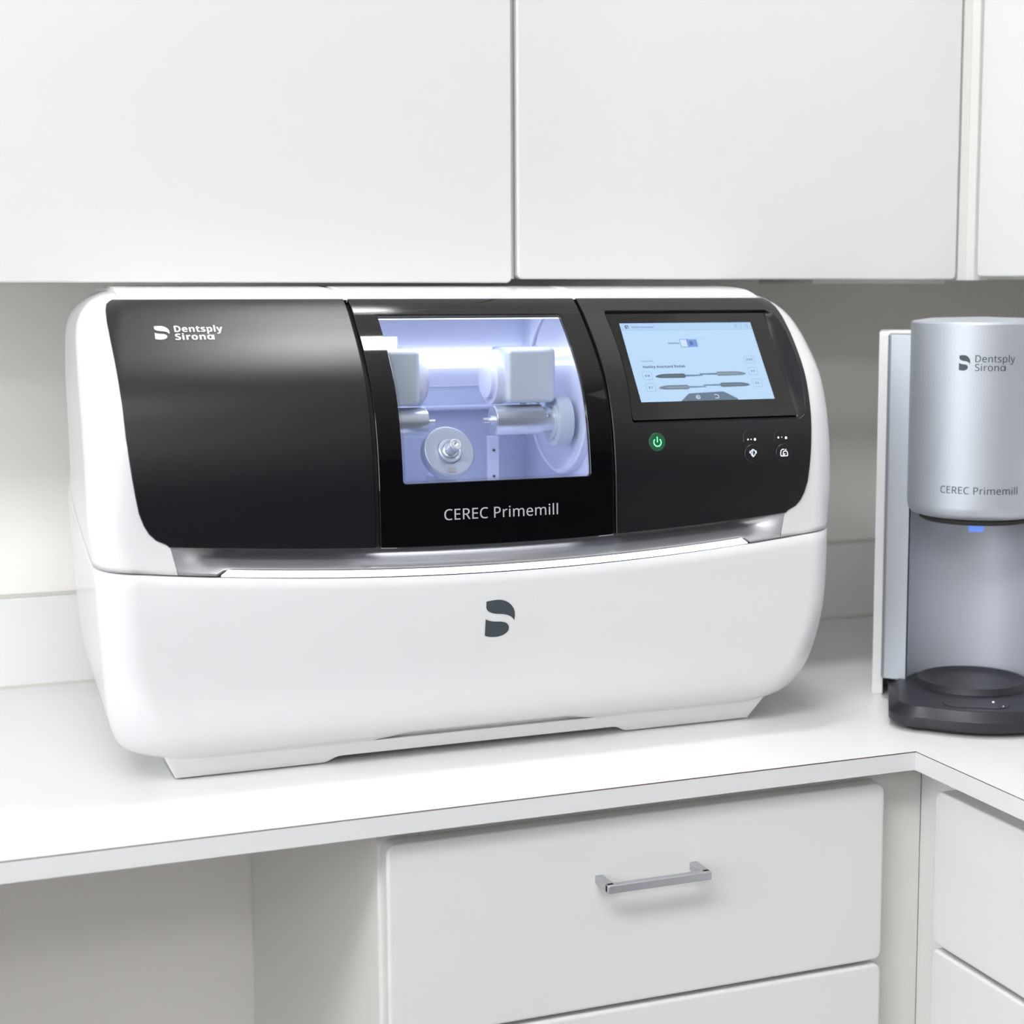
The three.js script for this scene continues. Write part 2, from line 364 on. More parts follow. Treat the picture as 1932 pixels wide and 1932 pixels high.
{
  const g = thing('drawer_cabinet', 'white base cabinet under the machine, drawer with a grey bar handle', 'cabinet', [0.108, 0, 0]);
  const x0 = -.132 - .108, x1 = .3525 - .108, zf = .54;
  mesh('side_panel', box(x0, x0 + .016, .0, FL - .0176, .001, zf), M.carcass, g);
  mesh('side_panel', box(x1 - .016, x1, .0, FL - .0176, .001, zf), M.carcass, g);
  mesh('top_rail', box(x0 + .016, x1 - .016, FL - .034, FL - .0176, .35, zf), M.carcass, g);
  mesh('back_panel', box(x0 + .016, x1 - .016, .08, FL - .04, .002, .01), M.carcass, g);
  mesh('plinth', box(x0 + .016, x1 - .016, 0, .09, zf - .06, zf - .044), M.carcass, g);
  mesh('corner_filler', box(x1, .3962 - .108, 0, FL - .0176, zf - .018, zf), M.carcass, g);
  const fx0 = -.1292 - .108, fx1 = .3445 - .108, W = fx1 - fx0, xm = (fx0 + fx1) / 2;
  for (const [ya, yb, hy] of [[-.0335, -.2022, -.0858], [-.2062, -.475, -.262], [-.479, -.80, -.535]]) {
    const d = mesh('drawer', panelGeo(W, ya - yb, .0185, .0085, .003).translate(xm, FL + (ya + yb) / 2, zf + .0015), M.cabinet, g);
    mesh('handle', HANDLE.clone().translate(.1035 - .108, FL + hy, zf + .02), M.steel, d, 'brushed grey metal bar handle');
  }
}
{
  const g = thing('drawer_cabinet', 'white base cabinet along the right wall, drawers without handles in view', 'cabinet', [.65, 0, .95]);
  const X = x => x - .65, Z = z => z - .95, xf = .3965;
  mesh('side_panel', box(X(xf), X(RX - .002), 0, FL - .0176, Z(.582), Z(.598)), M.carcass, g);
  mesh('side_panel', box(X(xf), X(RX - .002), 0, FL - .0176, Z(1.294), Z(1.31)), M.carcass, g);
  mesh('top_rail', box(X(xf), X(xf + .2), FL - .034, FL - .0176, Z(.598), Z(1.294)), M.carcass, g);
  mesh('plinth', box(X(xf + .044), X(xf + .06), 0, .09, Z(.598), Z(1.294)), M.carcass, g);
  mesh('corner_filler', box(X(xf), X(xf + .018), 0, FL - .0176, Z(.5405), Z(.582)), M.carcass, g);
  for (const [a, b] of [[.592, 1.304]])
    for (const [ya, yb] of [[-.0345, -.1785], [-.1828, -.455], [-.459, -.80]])
      mesh('drawer', panelGeo(b - a, ya - yb, .0185, .0085, .003).rotateY(-Math.PI / 2).translate(X(xf - .0015), FL + (ya + yb) / 2, Z((a + b) / 2)), M.cabinet, g);
}
// wall cabinets
const DU = .305;
function wallCabinet(label, x0, x1, yDoor, parts) {
  const xm = (x0 + x1) / 2, g = thing('wall_cabinet', label, 'cabinet', [xm, CT + .4275, 0]);
  mesh('carcass', box(x0 - xm, x1 - xm, 0, .74, .001, DU - .0205), M.carcass, g);
  for (const [a, b] of parts) mesh('door', panelGeo(b - a, .74 - (yDoor - .4275), .0185, .006, .0022).translate((a + b) / 2 - xm, (.74 + yDoor - .4275) / 2, DU - .0185), M.cabinet, g);
  return g;
}
wallCabinet('white wall cabinet at the left with a plain door hanging slightly lower', -.86, .0765, .4231, [[-.8575, .0745]]);
{
  const g = wallCabinet('white wall cabinet above the right part of the machine with plain door', .0775, .585, .4268, [[.0800, .5825]]), xm = (.0775 + .585) / 2;
  mesh('added_gap_strip', box(.0750 - xm, .0795 - xm, -.0005, .74, DU - .021, DU - .0095), M.carcass, g);  // added strip, keeps the gap between the doors shallow so it renders lighter
  mesh('underside_strip', rbox(.42 - xm, .585 - xm, -.0045, 0, .16, DU - .025, .001), M.carcass, g);
  mesh('corner_filler', box(.585 - xm, .5945 - xm, -.001, .74, DU - .012, DU - .001), M.carcass, g);
}
wallCabinet('white wall cabinet left of the frame beside the lower hanging door', -1.77, -.861, .4231, [[-1.7675, -.8635]]);
{
  const g = thing('wall_cabinet', 'white wall cabinet on the right wall with a plain flat door', 'cabinet', [.73, CT + .4275, .9]);
  mesh('carcass', box(.6145 - .73, RX - .001 - .73, 0, .74, DU + .002 - .9, 1.36 - .9), M.carcass, g);
  mesh('corner_filler', box(.5948 - .73, .6140 - .73, -.001, .74, .285 - .9, .3190 - .9), M.carcass, g);
  for (const z of [.3225, .8425]) mesh('door', panelGeo(.515, .7378, .0185, .006, .0022).rotateY(-Math.PI / 2).translate(.6138 - .73, .0022 + .7378 / 2, z + .2575 - .9), M.cabinet, g);
}

/* ---------------- milling machine ---------------- */
// heights y above the worktop, z from the back wall, x from the machine's middle
const MZ = .27;
const zfTable = table([[.022, .436], [.030, .4495], [.045, .4615], [.07, .4705], [.10, .4755], [.14, .4785], [.1726, .4778], [.20, .4748], [.25, .4733], [.285, .4688], [.315, .4607], [.34, .4490], [.357, .4352], [.372, .4215], [.385, .4075], [.395, .3965], [.4015, .3880], [.4077, .3780], [.411, .3690], [.414, .3560], [.4165, .3310], [.418, .290]]);
const zfSmooth = (() => {                             // the measured profile, faired so that reflections run smoothly
  const st = .00025, n = Math.round(.44 / st), raw = [], out = [], sg = .0085 / st, k = Math.ceil(sg * 3);
  for (let i = 0; i <= n; i++) raw.push(zfTable(i * st));
  for (let i = 0; i <= n; i++) { let a = 0, b = 0; for (let j = -k; j <= k; j++) { const w = Math.exp(-j * j / (2 * sg * sg)), q = Math.min(n, Math.max(0, i + j)); a += w * raw[q]; b += w; } out.push(a / b); }
  return y => { const f = y / st, i = Math.min(n - 1, Math.max(0, Math.floor(f))); return lerp(out[i], out[i + 1], f - i); };
})();
const zf = y => lerp(zfTable(y), zfSmooth(y), smooth(.05, .08, y) * (1 - smooth(.380, .400, y)));
const wf = table([[.022, .306], [.030, .318], [.045, .326], [.07, .332], [.12, .337], [.19, .3405], [.24, .344], [.33, .3445], [.37, .3425], [.385, .3405], [.395, .3365], [.403, .3305], [.41, .321], [.415, .3085], [.418, .290]]);
const rcf = table([[.022, .055], [.07, .04], [.12, .031], [.30, .030], [.40, .032], [.418, .035]]);
const zbf = table([[.022, .10], [.05, .075], [.12, .062], [.20, .06], [.215, .068], [.25, .115], [.36, .12], [.40, .14], [.418, .18]]);
const rrf = table([[.022, .05], [.05, .04], [.20, .04], [.25, .11], [.40, .11], [.418, .08]]);
function body(u, y, inset = 0) {
  const s = Math.sign(u) || 1, v = Math.abs(u), w = wf(y) - inset, rc = rcf(y), z0 = zf(y) - inset, zb = zbf(y) + inset, rr = rrf(y), xc = w - rc;
  const taper = .045 * (z0 - rc - zb - rr), xb = w - taper;
  if (v <= 1) return [s * v * xc, y, z0];
  if (v <= 2) { const a = (v - 1) * Math.PI / 2; return [s * (xc + rc * Math.sin(a)), y, z0 - rc * (1 - Math.cos(a))]; }
  if (v <= 3) return [s * lerp(w, xb, v - 2), y, lerp(z0 - rc, zb + rr, v - 2)];
  if (v <= 4) { const a = (v - 3) * Math.PI / 2; return [s * (xb - rr * (1 - Math.cos(a))), y, zb + rr - rr * Math.sin(a)]; }
  return [s * (xb - rr) * (5 - v), y, zb];
}
const smile = x => .1726 + .0136 * (x / .277) ** 2;
const seamSide = table([[1, .1896], [1.5, .1915], [2, .1945], [2.35, .2045], [2.75, .219], [3, .230], [4, .236], [5, .236]]);
const seam = u => { const v = Math.abs(u); return v <= 1 ? smile(v * .3105) : seamSide(v); };
const lipLow = x => .1974 + .0125 * (x / .28) ** 2;             // lower edge of the dark front panels
// front surface as a height field
function front(x, y, off = 0) {
  const F = (a, b) => { const w = wf(b), rc = rcf(b), e = Math.abs(a) - (w - rc); return zf(b) - (e > 0 ? rc - Math.sqrt(Math.max(1e-8, rc * rc - Math.min(e, rc * .98) ** 2)) : 0); };
  const h = 1.6e-3, fx = (F(x + h, y) - F(x - h, y)) / (2 * h), fy = (F(x, y + h) - F(x, y - h)) / (2 * h);
  const n = new THREE.Vector3(-fx, -fy, 1).normalize();
  return { p: new THREE.Vector3(x, y, F(x, y) - MZ).addScaledVector(n, off), n };
}
const mill = thing('milling_machine', 'large white and black dental milling machine with lit window and touch screen', 'milling machine', [0, CT, MZ]);
const toM = g => g.translate(0, 0, -MZ);
const part = (name, geo, mat, parent = mill, label) => mesh(name, geo, mat, parent, label);
const U = [];                                       // steps around the right half, denser on the corners
for (let i = 0; i <= 14; i++) U.push(i / 14);
for (let i = 1; i <= 12; i++) U.push(1 + i / 12);
for (let i = 1; i <= 10; i++) U.push(2 + i / 10);
for (let i = 1; i <= 10; i++) U.push(3 + i / 10);
for (let i = 1; i <= 6; i++) U.push(4 + i / 6);
const UL = [...U.slice(1).reverse().map(u => -u), ...U];   // -5 .. 5
{ // lower tub
  const T = []; for (let j = 0; j <= 26; j++) T.push(Math.pow(j / 26, 1.6));
  const g = gridGeo(UL.length - 1, T.length, (a, b) => {
    const u = UL[Math.round(a * (UL.length - 1))], j = Math.round(b * T.length), top = seam(u) - .0008;
    const lift = .0042 * (1 - smooth(.30, .40, Math.abs(u)));
    const lo = .022 + (Math.abs(u) < 1 ? lift : 0);
    if (j > T.length - 1) { const p = body(u, top - .0002, .005); return [...p]; }
    const y = lerp(.022, top, T[j]), p = body(u, y); p[1] = Math.max(y, lo + (y - .022) * .6 * (1 - smooth(.022, .05, y)));
    return p;
  }, false, true);
  const base = loft([UL.slice(0, -1).map(u => body(u, .0222)), UL.slice(0, -1).map(u => body(u, .024, .03))], true, false);
  part('lower_housing', toM(merge([g, base])), M.shell);
}
{ // dark joint between lower and upper housing
  const g = gridGeo(UL.length - 1, 1, (a, b) => { const u = UL[Math.round(a * (UL.length - 1))], y = seam(u) + (b < .5 ? -.004 : .004); return body(u, y, .0042); }, false, true);
  part('joint_gasket', toM(g), M.gap);
}
// outline of the dark panels at their outer end
const outer = [[.2855, .2122], [.2935, .2160], [.2990, .2215], [.3030, .2285], [.3065, .2385], [.3088, .2525], [.3108, .268], [.3125, .285], [.3137, .300], [.3148, .327], [.3160, .353], [.3172, .375], [.3176, .390], [.3168, .399], [.3148, .4045], [.3095, .4080]];
const outerX = table([...outer.slice(0, 13)].map(p => [p[1], p[0]]));
{ // upper housing: sides, back and roof
  const rows = [];
  for (let j = 0; j <= 44; j++) rows.push(j / 44);
  const W = [];
  for (let i = 0; i <= 5; i++) W.push(i / 5);
  for (let i = 1; i <= 12; i++) W.push(1 + i / 12);
  for (let i = 1; i <= 10; i++) W.push(2 + i / 10);
  for (let i = 1; i <= 10; i++) W.push(3 + i / 10);
  for (let i = 1; i <= 6; i++) W.push(4 + i / 6);
  const WL = [...W.map(u => u), ...W.slice(0, -1).reverse().map(u => -u - 1e-9)];       // right front -> back -> left front
  const yTop = .4079;
  const side = gridGeo(WL.length - 1, rows.length, (a, b) => {
    const w0 = WL[Math.round(a * (WL.length - 1))], s = w0 < 0 ? -1 : 1, w = Math.abs(w0), j = Math.round(b * rows.length);
    const at = (y, ins) => {
      let u = w;
      if (w <= 1) { const cut = y < .2124 ? .2772 + (y - .187) * .235 : outerX(y) - .0028, rc = rcf(y), xc = wf(y) - rc; u = lerp(cut <= xc ? cut / xc : 1 + Math.asin(Math.min(.9, (cut - xc) / rc)) / (Math.PI / 2), 1.4, w); }
      else if (w <= 2) u = lerp(1.4, 2, w - 1);
      return body(s * u, y, ins);
    };
    const us = w <= 1 ? lerp(.277 / .3105, 1.4, w) : w <= 2 ? lerp(1.4, 2, w - 1) : w, low = seam(us) + .0008;
    if (j === 0) return at(low, .005);
    return at(lerp(low, yTop, rows[j - 1]), 0);
  }, true);
  const ty = []; for (let j = 0; j <= 14; j++) ty.push(lerp(yTop, .418, Math.sin(j / 14 * Math.PI / 2)));
  const roof = gridGeo(UL.length - 1, 14, (a, b) => body(UL[Math.round(a * (UL.length - 1))], ty[Math.round(b * 14)]), false, true);
  const cap = loft([UL.slice(0, -1).map(u => body(u, .4178)), UL.slice(0, -1).map(u => body(u, .418))], false, true);
  part('upper_housing', toM(merge([side, roof, cap])), M.shell);
}
{ // three roof covers, each continuing a front panel
  const prof = []; for (let j = 0; j <= 40; j++) { const y = lerp(.4079, .418, Math.sin(j / 40 * Math.PI / 2)); prof.push([y, zf(y)]); }
  for (let z = .275; z > .19; z -= .015) prof.push([.418, z]);
  const S = [0]; for (let i = 1; i < prof.length; i++) S.push(S[i - 1] + Math.hypot(prof[i][0] - prof[i - 1][0], prof[i][1] - prof[i - 1][1]));
  const at = s => { let i = 0; while (i < S.length - 2 && s > S[i + 1]) i++; const t = (s - S[i]) / (S[i + 1] - S[i]); return [lerp(prof[i][0], prof[i + 1][0], t), lerp(prof[i][1], prof[i + 1][1], t)]; };
  const map = (x, s, off) => { const a = at(Math.max(0, s - .002)), b = at(Math.min(S[S.length - 1], s + .002)), c = at(s), n = new THREE.Vector3(0, -(b[1] - a[1]), b[0] - a[0]).normalize(); return { p: new THREE.Vector3(x, c[0], c[1] - MZ).addScaledVector(n, off), n }; };
  const end = S[S.length - 1] - .003, pol = (a, b) => [[a, .0006], [b, .0006], [b, end], [a, end]];
  for (const [a, b] of [[-.304, -.1140], [-.1080, .1080], [.1140, .304]]) part('roof_cover', patch(pol(a, b), map, { off: .0024, thick: .005, bevel: .0024, cell: .008 }), M.shell);
}
{ // black inner frame seen through the gaps between the panels
  const strip = (x0, x1) => patch([[x0, .1998], [x1, .1998], [x1, .4075], [x0, .4075]], front, { off: -.004, thick: .002, bevel: 0, cell: .008 });
  part('inner_frame', merge([strip(-.120, -.0905), strip(.0905, .120), patch([[-.0905, .2025], [.0905, .2025], [.0905, .2500], [-.0905, .2500]], front, { off: -.004, thick: .002, bevel: 0 }), patch([[-.0905, .399], [.0905, .399], [.0905, .4075], [-.0905, .4075]], front, { off: -.004, thick: .002, bevel: 0 })]), M.gap);
}
const lipPts = (x0, x1, n = 16) => Array.from({ length: n + 1 }, (_, i) => { const x = lerp(x0, x1, i / n); return [x, lipLow(x)]; });
const leftPoly = [...outer.map(([x, y]) => [-x, y]).reverse(), ...lipPts(-.2835, -.1113), [-.1113, .4080]];
part('left_panel', patch(leftPoly, front, { off: .0015, thick: .004, bevel: .0006 }), M.satin, mill, 'matt black curved front panel with the white brand lettering');
// right panel with the pocket of the touch screen
const pocketR = [[.302, .3962], [.3075, .3928], [.3103, .386], [.3114, .376], [.3112, .360], [.3098, .338], [.3088, .3186], [.3079, .3064], [.3058, .3005], [.3005, .2972]];
const XC = .22, XL = .1105;
{
  const top = .4080, pL = .1302, pT = .3962, pB = .2972, r = .004;
  const a = [[XC, lipLow(XC)], [XC, pB], ...arcPts(pL + r, pB + r, r, -Math.PI / 2, -Math.PI, 6), ...arcPts(pL + r, pT - r * .5, r * .5, Math.PI, Math.PI / 2, 4), [XC, pT], [XC, top], [XL, top], ...lipPts(XL, XC - .0001, 8)];
  const b = [[XC, lipLow(XC)], ...lipPts(XC + .0001, .2835, 8), ...outer, [XC, top], [XC, pT], ...pocketR, [XC, pB]];
  part('right_panel', merge([patch(a, front, { off: .0015, thick: .004, bevel: .0006, cut: XC }), patch(b, front, { off: .0015, thick: .004, bevel: .0006, cut: XC })]), M.satin, mill, 'matt black curved front panel around the touch screen');
}
// touch screen: a flat glass set as a chord into the curved panel
const scrA = [.2998, .4630], scrB = [.3942, .3945];             // lower and upper edge (y, z)
const scr = (x, t, off = 0) => { const dy = scrB[0] - scrA[0], dz = scrB[1] - scrA[1], l = Math.hypot(dy, dz), n = new THREE.Vector3(0, -dz / l, dy / l); return { p: new THREE.Vector3(x, scrA[0] + dy * t, scrA[1] + dz * t - MZ).addScaledVector(n, off), n }; };
{
  const pL = .1302, pT = .3962, pB = .2972, r = .004;
  const loop = densify([...arcPts(pL + r, pB + r, r, -Math.PI / 2, -Math.PI, 6), ...arcPts(pL + r, pT - r * .5, r * .5, Math.PI, Math.PI / 2, 4), ...pocketR].reverse(), .004);
  const n = loop.length;
  part('screen_pocket', gridGeo(n, 4, (a, b) => {
    const q = loop[Math.round(a * n) % n], o = front(q[0], q[1], .0013).p, t = (Math.min(.3946, Math.max(.2994, q[1])) - scrA[0]) / (scrB[0] - scrA[0]);
    const i = scr(Math.min(.3002, Math.max(.1323, q[0])), t, -.0012).p, e = Math.pow(b, .8);
    const p = o.clone().lerp(i, e); p.z -= .0022 * Math.sin(b * Math.PI) * smooth(.301, .309, q[0]);
    return [p.x, p.y, p.z];
  }, true, true), M.satin);
  const ts = part('touch_screen', (() => {
    const s = new THREE.Shape(); rrShape(.1326, .2999, 0.002, .1150, .0018, s);
    const l = Math.hypot(scrB[0] - scrA[0], scrB[1] - scrA[1]);
    return patch([[.1326, .004], [.1332, .001], [.1342, 0], [.2983, 0], [.2993, .001], [.2999, .004], [.2999, 1], [.1326, 1]], (x, t, o) => scr(x, t, o), { off: .0004, thick: .003, bevel: 0, cell: .5 });
  })(), M.screenGlass);
  // the picture on the display
  const cw = 1100, ch = 680, cv = document.createElement('canvas'); cv.width = cw; cv.height = ch;
  const c = cv.getContext('2d');
  c.fillStyle = '#b3d2f2'; c.fillRect(0, 0, cw, ch);
  c.fillStyle = '#a9cbee'; c.fillRect(0, 0, cw, 62);
  c.strokeStyle = '#8eafd2'; c.lineWidth = 3; c.beginPath(); c.moveTo(0, 63); c.lineTo(cw, 63); c.stroke();
  c.fillStyle = '#3a5878'; c.fillRect(38, 18, 28, 28); c.fillStyle = '#b3d2f2'; c.fillRect(46, 26, 14, 8); c.fillRect(54, 36, 8, 6);
  c.fillStyle = '#5d7fa3'; c.font = 'bold 22px sans-serif'; c.fillText('System Examples', 90, 42);
  c.strokeStyle = '#7f9fc4'; c.lineWidth = 4; c.strokeRect(958, 18, 14, 22); c.strokeRect(1050, 16, 18, 24); c.beginPath(); c.moveTo(1010, 14); c.lineTo(1010, 46); c.stroke();
  c.fillStyle = '#39536f'; c.font = 'bold 22px sans-serif'; c.fillText('Sanomia', 352, 186);
  c.strokeStyle = '#6c90c0'; c.lineWidth = 5; c.strokeRect(455, 146, 72, 68); c.fillStyle = '#c6dcf4'; c.fillRect(458, 149, 66, 62);
  c.fillStyle = '#6f8fd0'; c.fillRect(510, 148, 86, 66); c.fillStyle = '#45659c'; c.fillRect(532, 166, 26, 30);
  c.strokeStyle = '#98b6d8'; c.lineWidth = 3; c.beginPath(); c.moveTo(560, 140); c.lineTo(690, 140); c.stroke();
  c.fillStyle = '#5c7695'; c.font = '22px sans-serif'; c.fillText('Throunith', 90, 340);
  c.fillStyle = '#2c4560'; c.font = 'bold 31px sans-serif'; c.fillText('Hanley Atachard Redah', 90, 392);
  const chip = (x, y, s, w = 74) => { c.strokeStyle = '#8fb1d8'; c.lineWidth = 4; c.beginPath(); c.roundRect(x, y, w, 66, 12); c.stroke(); c.fillStyle = '#3d5876'; c.font = 'bold 24px sans-serif'; c.textAlign = 'center'; c.fillText(s, x + w / 2, y + 42); c.textAlign = 'left'; };
  chip(950, 300, '5.5 E', 84); chip(72, 424, '4 W'); chip(954, 402, '9 9'); chip(72, 524, '8 T'); chip(958, 506, '5 5');
  const tool = (x, y, dir, body1, body2, tip) => {
    c.save(); c.translate(x, y); c.scale(dir, 1);
    c.fillStyle = body1; c.beginPath(); c.moveTo(0, 4); c.quadraticCurveTo(20, -16, 100, -18); c.lineTo(236, -18); c.lineTo(246, -12); c.lineTo(246, 14); c.lineTo(236, 20); c.lineTo(60, 18); c.quadraticCurveTo(10, 16, 0, 4); c.fill();
    c.fillStyle = body2; c.fillRect(60, -4, 180, 8); c.fillStyle = tip; c.beginPath(); c.moveTo(246, -7); c.lineTo(384, -5); c.lineTo(392, 1); c.lineTo(384, 6); c.lineTo(246, 9); c.fill(); c.restore();
  };
  tool(170, 462, 1, '#4b5a6a', '#5c6b7b', '#64809e'); tool(926, 452, -1, '#76879a', '#8695a6', '#5d7896');
  tool(172, 560, 1, '#69798b', '#93a1ae', '#6f8cab'); tool(930, 548, -1, '#5d6d7e', '#6c7b8c', '#6a86a4');
  c.fillStyle = '#5b6f87'; c.beginPath(); c.moveTo(322, ch); c.lineTo(402, 616); c.lineTo(690, 606); c.lineTo(790, 668); c.lineTo(792, ch); c.fill();
  c.strokeStyle = '#e6eef8'; c.lineWidth = 5; c.beginPath(); c.arc(470, 648, 15, 0, 7); c.moveTo(450, 650); c.lineTo(472, 646); c.lineTo(472, 656); c.stroke();
  c.beginPath(); c.arc(626, 646, 15, -2.2, 1.8); c.lineTo(606, 660); c.moveTo(606, 630); c.lineTo(622, 630); c.stroke();
  const tx = new THREE.CanvasTexture(cv); tx.colorSpace = THREE.SRGBColorSpace; tx.anisotropy = 4;
  const l0 = .160, l1 = .905, lx0 = .1450, lx1 = .2822;
  const g = new THREE.BufferGeometry(), P = [], N = [];
  for (const [x, t] of [[lx0, l0], [lx1, l0], [lx1, l1], [lx0, l1]]) { const s = scr(x, t, .0007); P.push(s.p.x, s.p.y, s.p.z); N.push(s.n.x, s.n.y, s.n.z); }
  g.setAttribute('position', new THREE.Float32BufferAttribute(P, 3)); g.setAttribute('normal', new THREE.Float32BufferAttribute(N, 3));
  g.setAttribute('uv', new THREE.Float32BufferAttribute([0, 0, 1, 0, 1, 1, 0, 1], 2)); g.setIndex([0, 1, 2, 0, 2, 3]);
  mesh('display', g, new THREE.MeshStandardMaterial({ color: 0x111111, roughness: 0.35, emissive: 0xffffff, emissiveMap: tx, emissiveIntensity: 1.95 }), ts, 'lit pale blue display picture');
  const L = new THREE.RectAreaLight(new THREE.Color(.55, .72, 1), .5, .13, .08); const s = scr(.2136, .53, .004); L.position.copy(s.p); L.lookAt(L.position.clone().sub(s.n)); L.castShadow = true;
  L.up.set(0, 1, 0); L.quaternion.setFromUnitVectors(new THREE.Vector3(0, 0, -1), s.n); mill.add(L);
}
// glass door with its window
const WX = .0862, WT = .3932, WB = .2528;
{
  const gx = .1074, top = .4077, r = .003;
  const half = s => {
    const win = [...arcPts(WX - r, WB + r, r, -Math.PI / 2, 0, 5), ...arcPts(WX - r * .4, WT - r * .4, r * .4, 0, Math.PI / 2, 3)];
    const p = [[0, lipLow(0)], ...lipPts(.002, gx - .001, 8), [gx, lipLow(gx) + .0012], [gx, top], [0, top], [0, WT], ...win.reverse(), [0, WB]];
    return s < 0 ? p.map(([x, y]) => [-x, y]) : p;
  };
  const door = part('glass_door', merge([patch(half(1), front, { off: .0017, thick: .004, bevel: .0005, cut: 0 }), patch(half(-1), front, { off: .0017, thick: .004, bevel: .0005, cut: 0 })]), M.glassBlack, mill, 'curved glossy black glass door');
  mesh('window_pane', patch([[-WX - .001, WB - .001], [WX + .001, WB - .001], [WX + .001, WT + .001], [-WX - .001, WT + .001]], front, { off: .0012, thick: .001, bevel: 0, walls: false }), M.pane, door, 'clear curved pane');
  // printed border of fine dots
  const cs = 64, cv = document.createElement('canvas'); cv.width = cv.height = cs; const c = cv.getContext('2d');
  c.fillStyle = '#000'; c.fillRect(0, 0, cs, cs); c.fillStyle = '#fff';
  for (const [x, y] of [[16, 16], [48, 48]]) { c.beginPath(); c.arc(x, y, 12, 0, 7); c.fill(); }
  const dots = new THREE.CanvasTexture(cv); dots.wrapS = dots.wrapT = THREE.RepeatWrapping; dots.repeat.set(1 / .0011, 1 / .0011);
  const dm = new THREE.MeshStandardMaterial({ color: lin(.02, .022, .03), roughness: .5, alphaMap: dots, transparent: true, side: THREE.DoubleSide });
  const bw = .0024, strip = p => patch(p, front, { off: .0009, thick: .001, bevel: 0, walls: false });
  mesh('dot_border', merge([strip([[-WX, WB], [WX, WB], [WX, WB + bw], [-WX, WB + bw]]), strip([[-WX, WB + bw], [-WX + bw, WB + bw], [-WX + bw, WT - .02], [-WX, WT - .02]]), strip([[WX - bw, WB + bw], [WX, WB + bw], [WX, WT - .02], [WX - bw, WT - .02]])]), dm, door);
  mesh('lettering', letters(font, 'CEREC Primemill', -.0506, .0543, .2203, .0094, front, .0020), M.print, door, 'silver grey lettering CEREC Primemill');
  for (const sx of [-1, 1]) mesh('edge_clip', patch([[sx * .1066, .1990], [sx * .0935, .1984], [sx * .0935, .1990], [sx * .1066, .1996]], front, { off: .0024, thick: .003, bevel: 0 }), M.aluShine, door);
}
// lettering and emblems
part('emblem', inlay(emblem(-.2812, -.2688, .3857, .0110), front, .0019), M.printWhite, mill, 'white two-leaf emblem');
part('lettering', merge([letters(fontBold, 'Dentsply', -.2645, -.2243, .3807, .0050, front, .0019), letters(fontBold, 'Sirona', -.2648, -.2325, .3744, .0050, front, .0019, true)]), M.printWhite, mill, 'white lettering Dentsply Sirona');
part('emblem', inlay(emblem(-.0152, .0124, .1482, .0332), (x, y, o) => front(x, y, o), .0004, 14), M.printDark, mill, 'slate grey two-leaf emblem');
// push buttons
const circle = (cx, cy, r, n = 36) => arcPts(cx, cy, r, 0, Math.PI * 2, n).slice(0, -1);
{
  const button = (x, y, r, mat, label) => { const b = part('button', patch(circle(x, y, r), front, { off: .0021, thick: .002, bevel: .0005, cell: .003 }), mat, mill, label); mesh('groove', patch(circle(x, y, r + .0007), front, { off: .0017, thick: .001, bevel: 0, cell: .004 }), M.gap, b); return b; };
  const k = button(.1524, .2803, .0082, M.greenFace, 'round power button glowing green');
  mesh('icon', inlay([...ribbon(arcPts(.1524, .2799, .0036, Math.PI * .5 + .75, Math.PI * 2.5 - .75, 24), .0010), ...ribbon([[.1524, .2799], [.1524, .2848]], .0010)], front, .0025), M.greenIcon, k, 'bright green power symbol');
  const b2 = button(.2486, .2667, .0082, M.satin, 'round black button with a white leaf-shaped symbol');
  const lf = [[.2486, .2702], [.2505, .2692], [.2514, .2674], [.2503, .2650], [.2487, .2634], [.2472, .2650], [.2462, .2674], [.2470, .2690]];
  mesh('icon', inlay([...ribbon(lf, .0008, true), ...ribbon([[.2486, .2694], [.2480, .2668], [.2487, .2642]], .0007), ...ribbon([[.2455, .2690], [.2452, .2668]], .0006), ...ribbon([[.2520, .2690], [.2521, .2664]], .0006)], front, .0025), M.whiteIcon, b2, 'white symbol');
  const b3 = button(.2810, .2659, .0082, M.satin, 'round black button with a white chamber-shaped symbol');
  mesh('icon', inlay([...ribbon([[.2776, .2632], [.2774, .2662], [.2782, .2682], [.2798, .2692], [.2812, .2690]], .0008), ...ribbon([[.2776, .2631], [.2846, .2631]], .0008), ...ribbon([[.2802, .2631], [.2802, .2664], [.2812, .2675], [.2836, .2675], [.2846, .2664], [.2846, .2631]], .0008), ...ribbon([[.2814, .2634], [.2814, .2650], [.2824, .2650]], .0006), ...ribbon([[.2822, .2684], [.2836, .2692]], .0007)], front, .0025), M.whiteIcon, b3, 'white symbol');
  for (const [x, y, dots] of [[.2480, .2810, [[-.0036, -.0016, .0008], [-.0004, -.0016, .0006], [.0036, -.0018, .0012]]], [.2802, .2806, [[-.0040, -.0005, .0009], [-.0004, -.0002, .0005], [.0040, -.0010, .0012]]]]) {
    const tab = (w, h) => [[x - w, y - .0040], [x + w, y - .0040], ...arcPts(x + w - .005, y + h - .005, .005, 0, Math.PI / 2, 6), ...arcPts(x - w + .005, y + h - .005, .005, Math.PI / 2, Math.PI, 6)];
    const b = part('indicator', patch(tab(.0082, .0062), front, { off: .0019, thick: .001, bevel: .0003, cell: .003 }), M.satin, mill, 'small arched indicator above a button');
    mesh('groove', patch(tab(.0088, .0068), front, { off: .0017, thick: .001, bevel: 0, cell: .004 }), M.gap, b);
    mesh('marks', merge(dots.map(([dx, dy, r]) => patch(circle(x + dx, y + dy, r, 12), front, { off: .0021, thick: .0001, bevel: 0, walls: false }))), M.whiteIcon, b, 'tiny lit marks');
  }
}
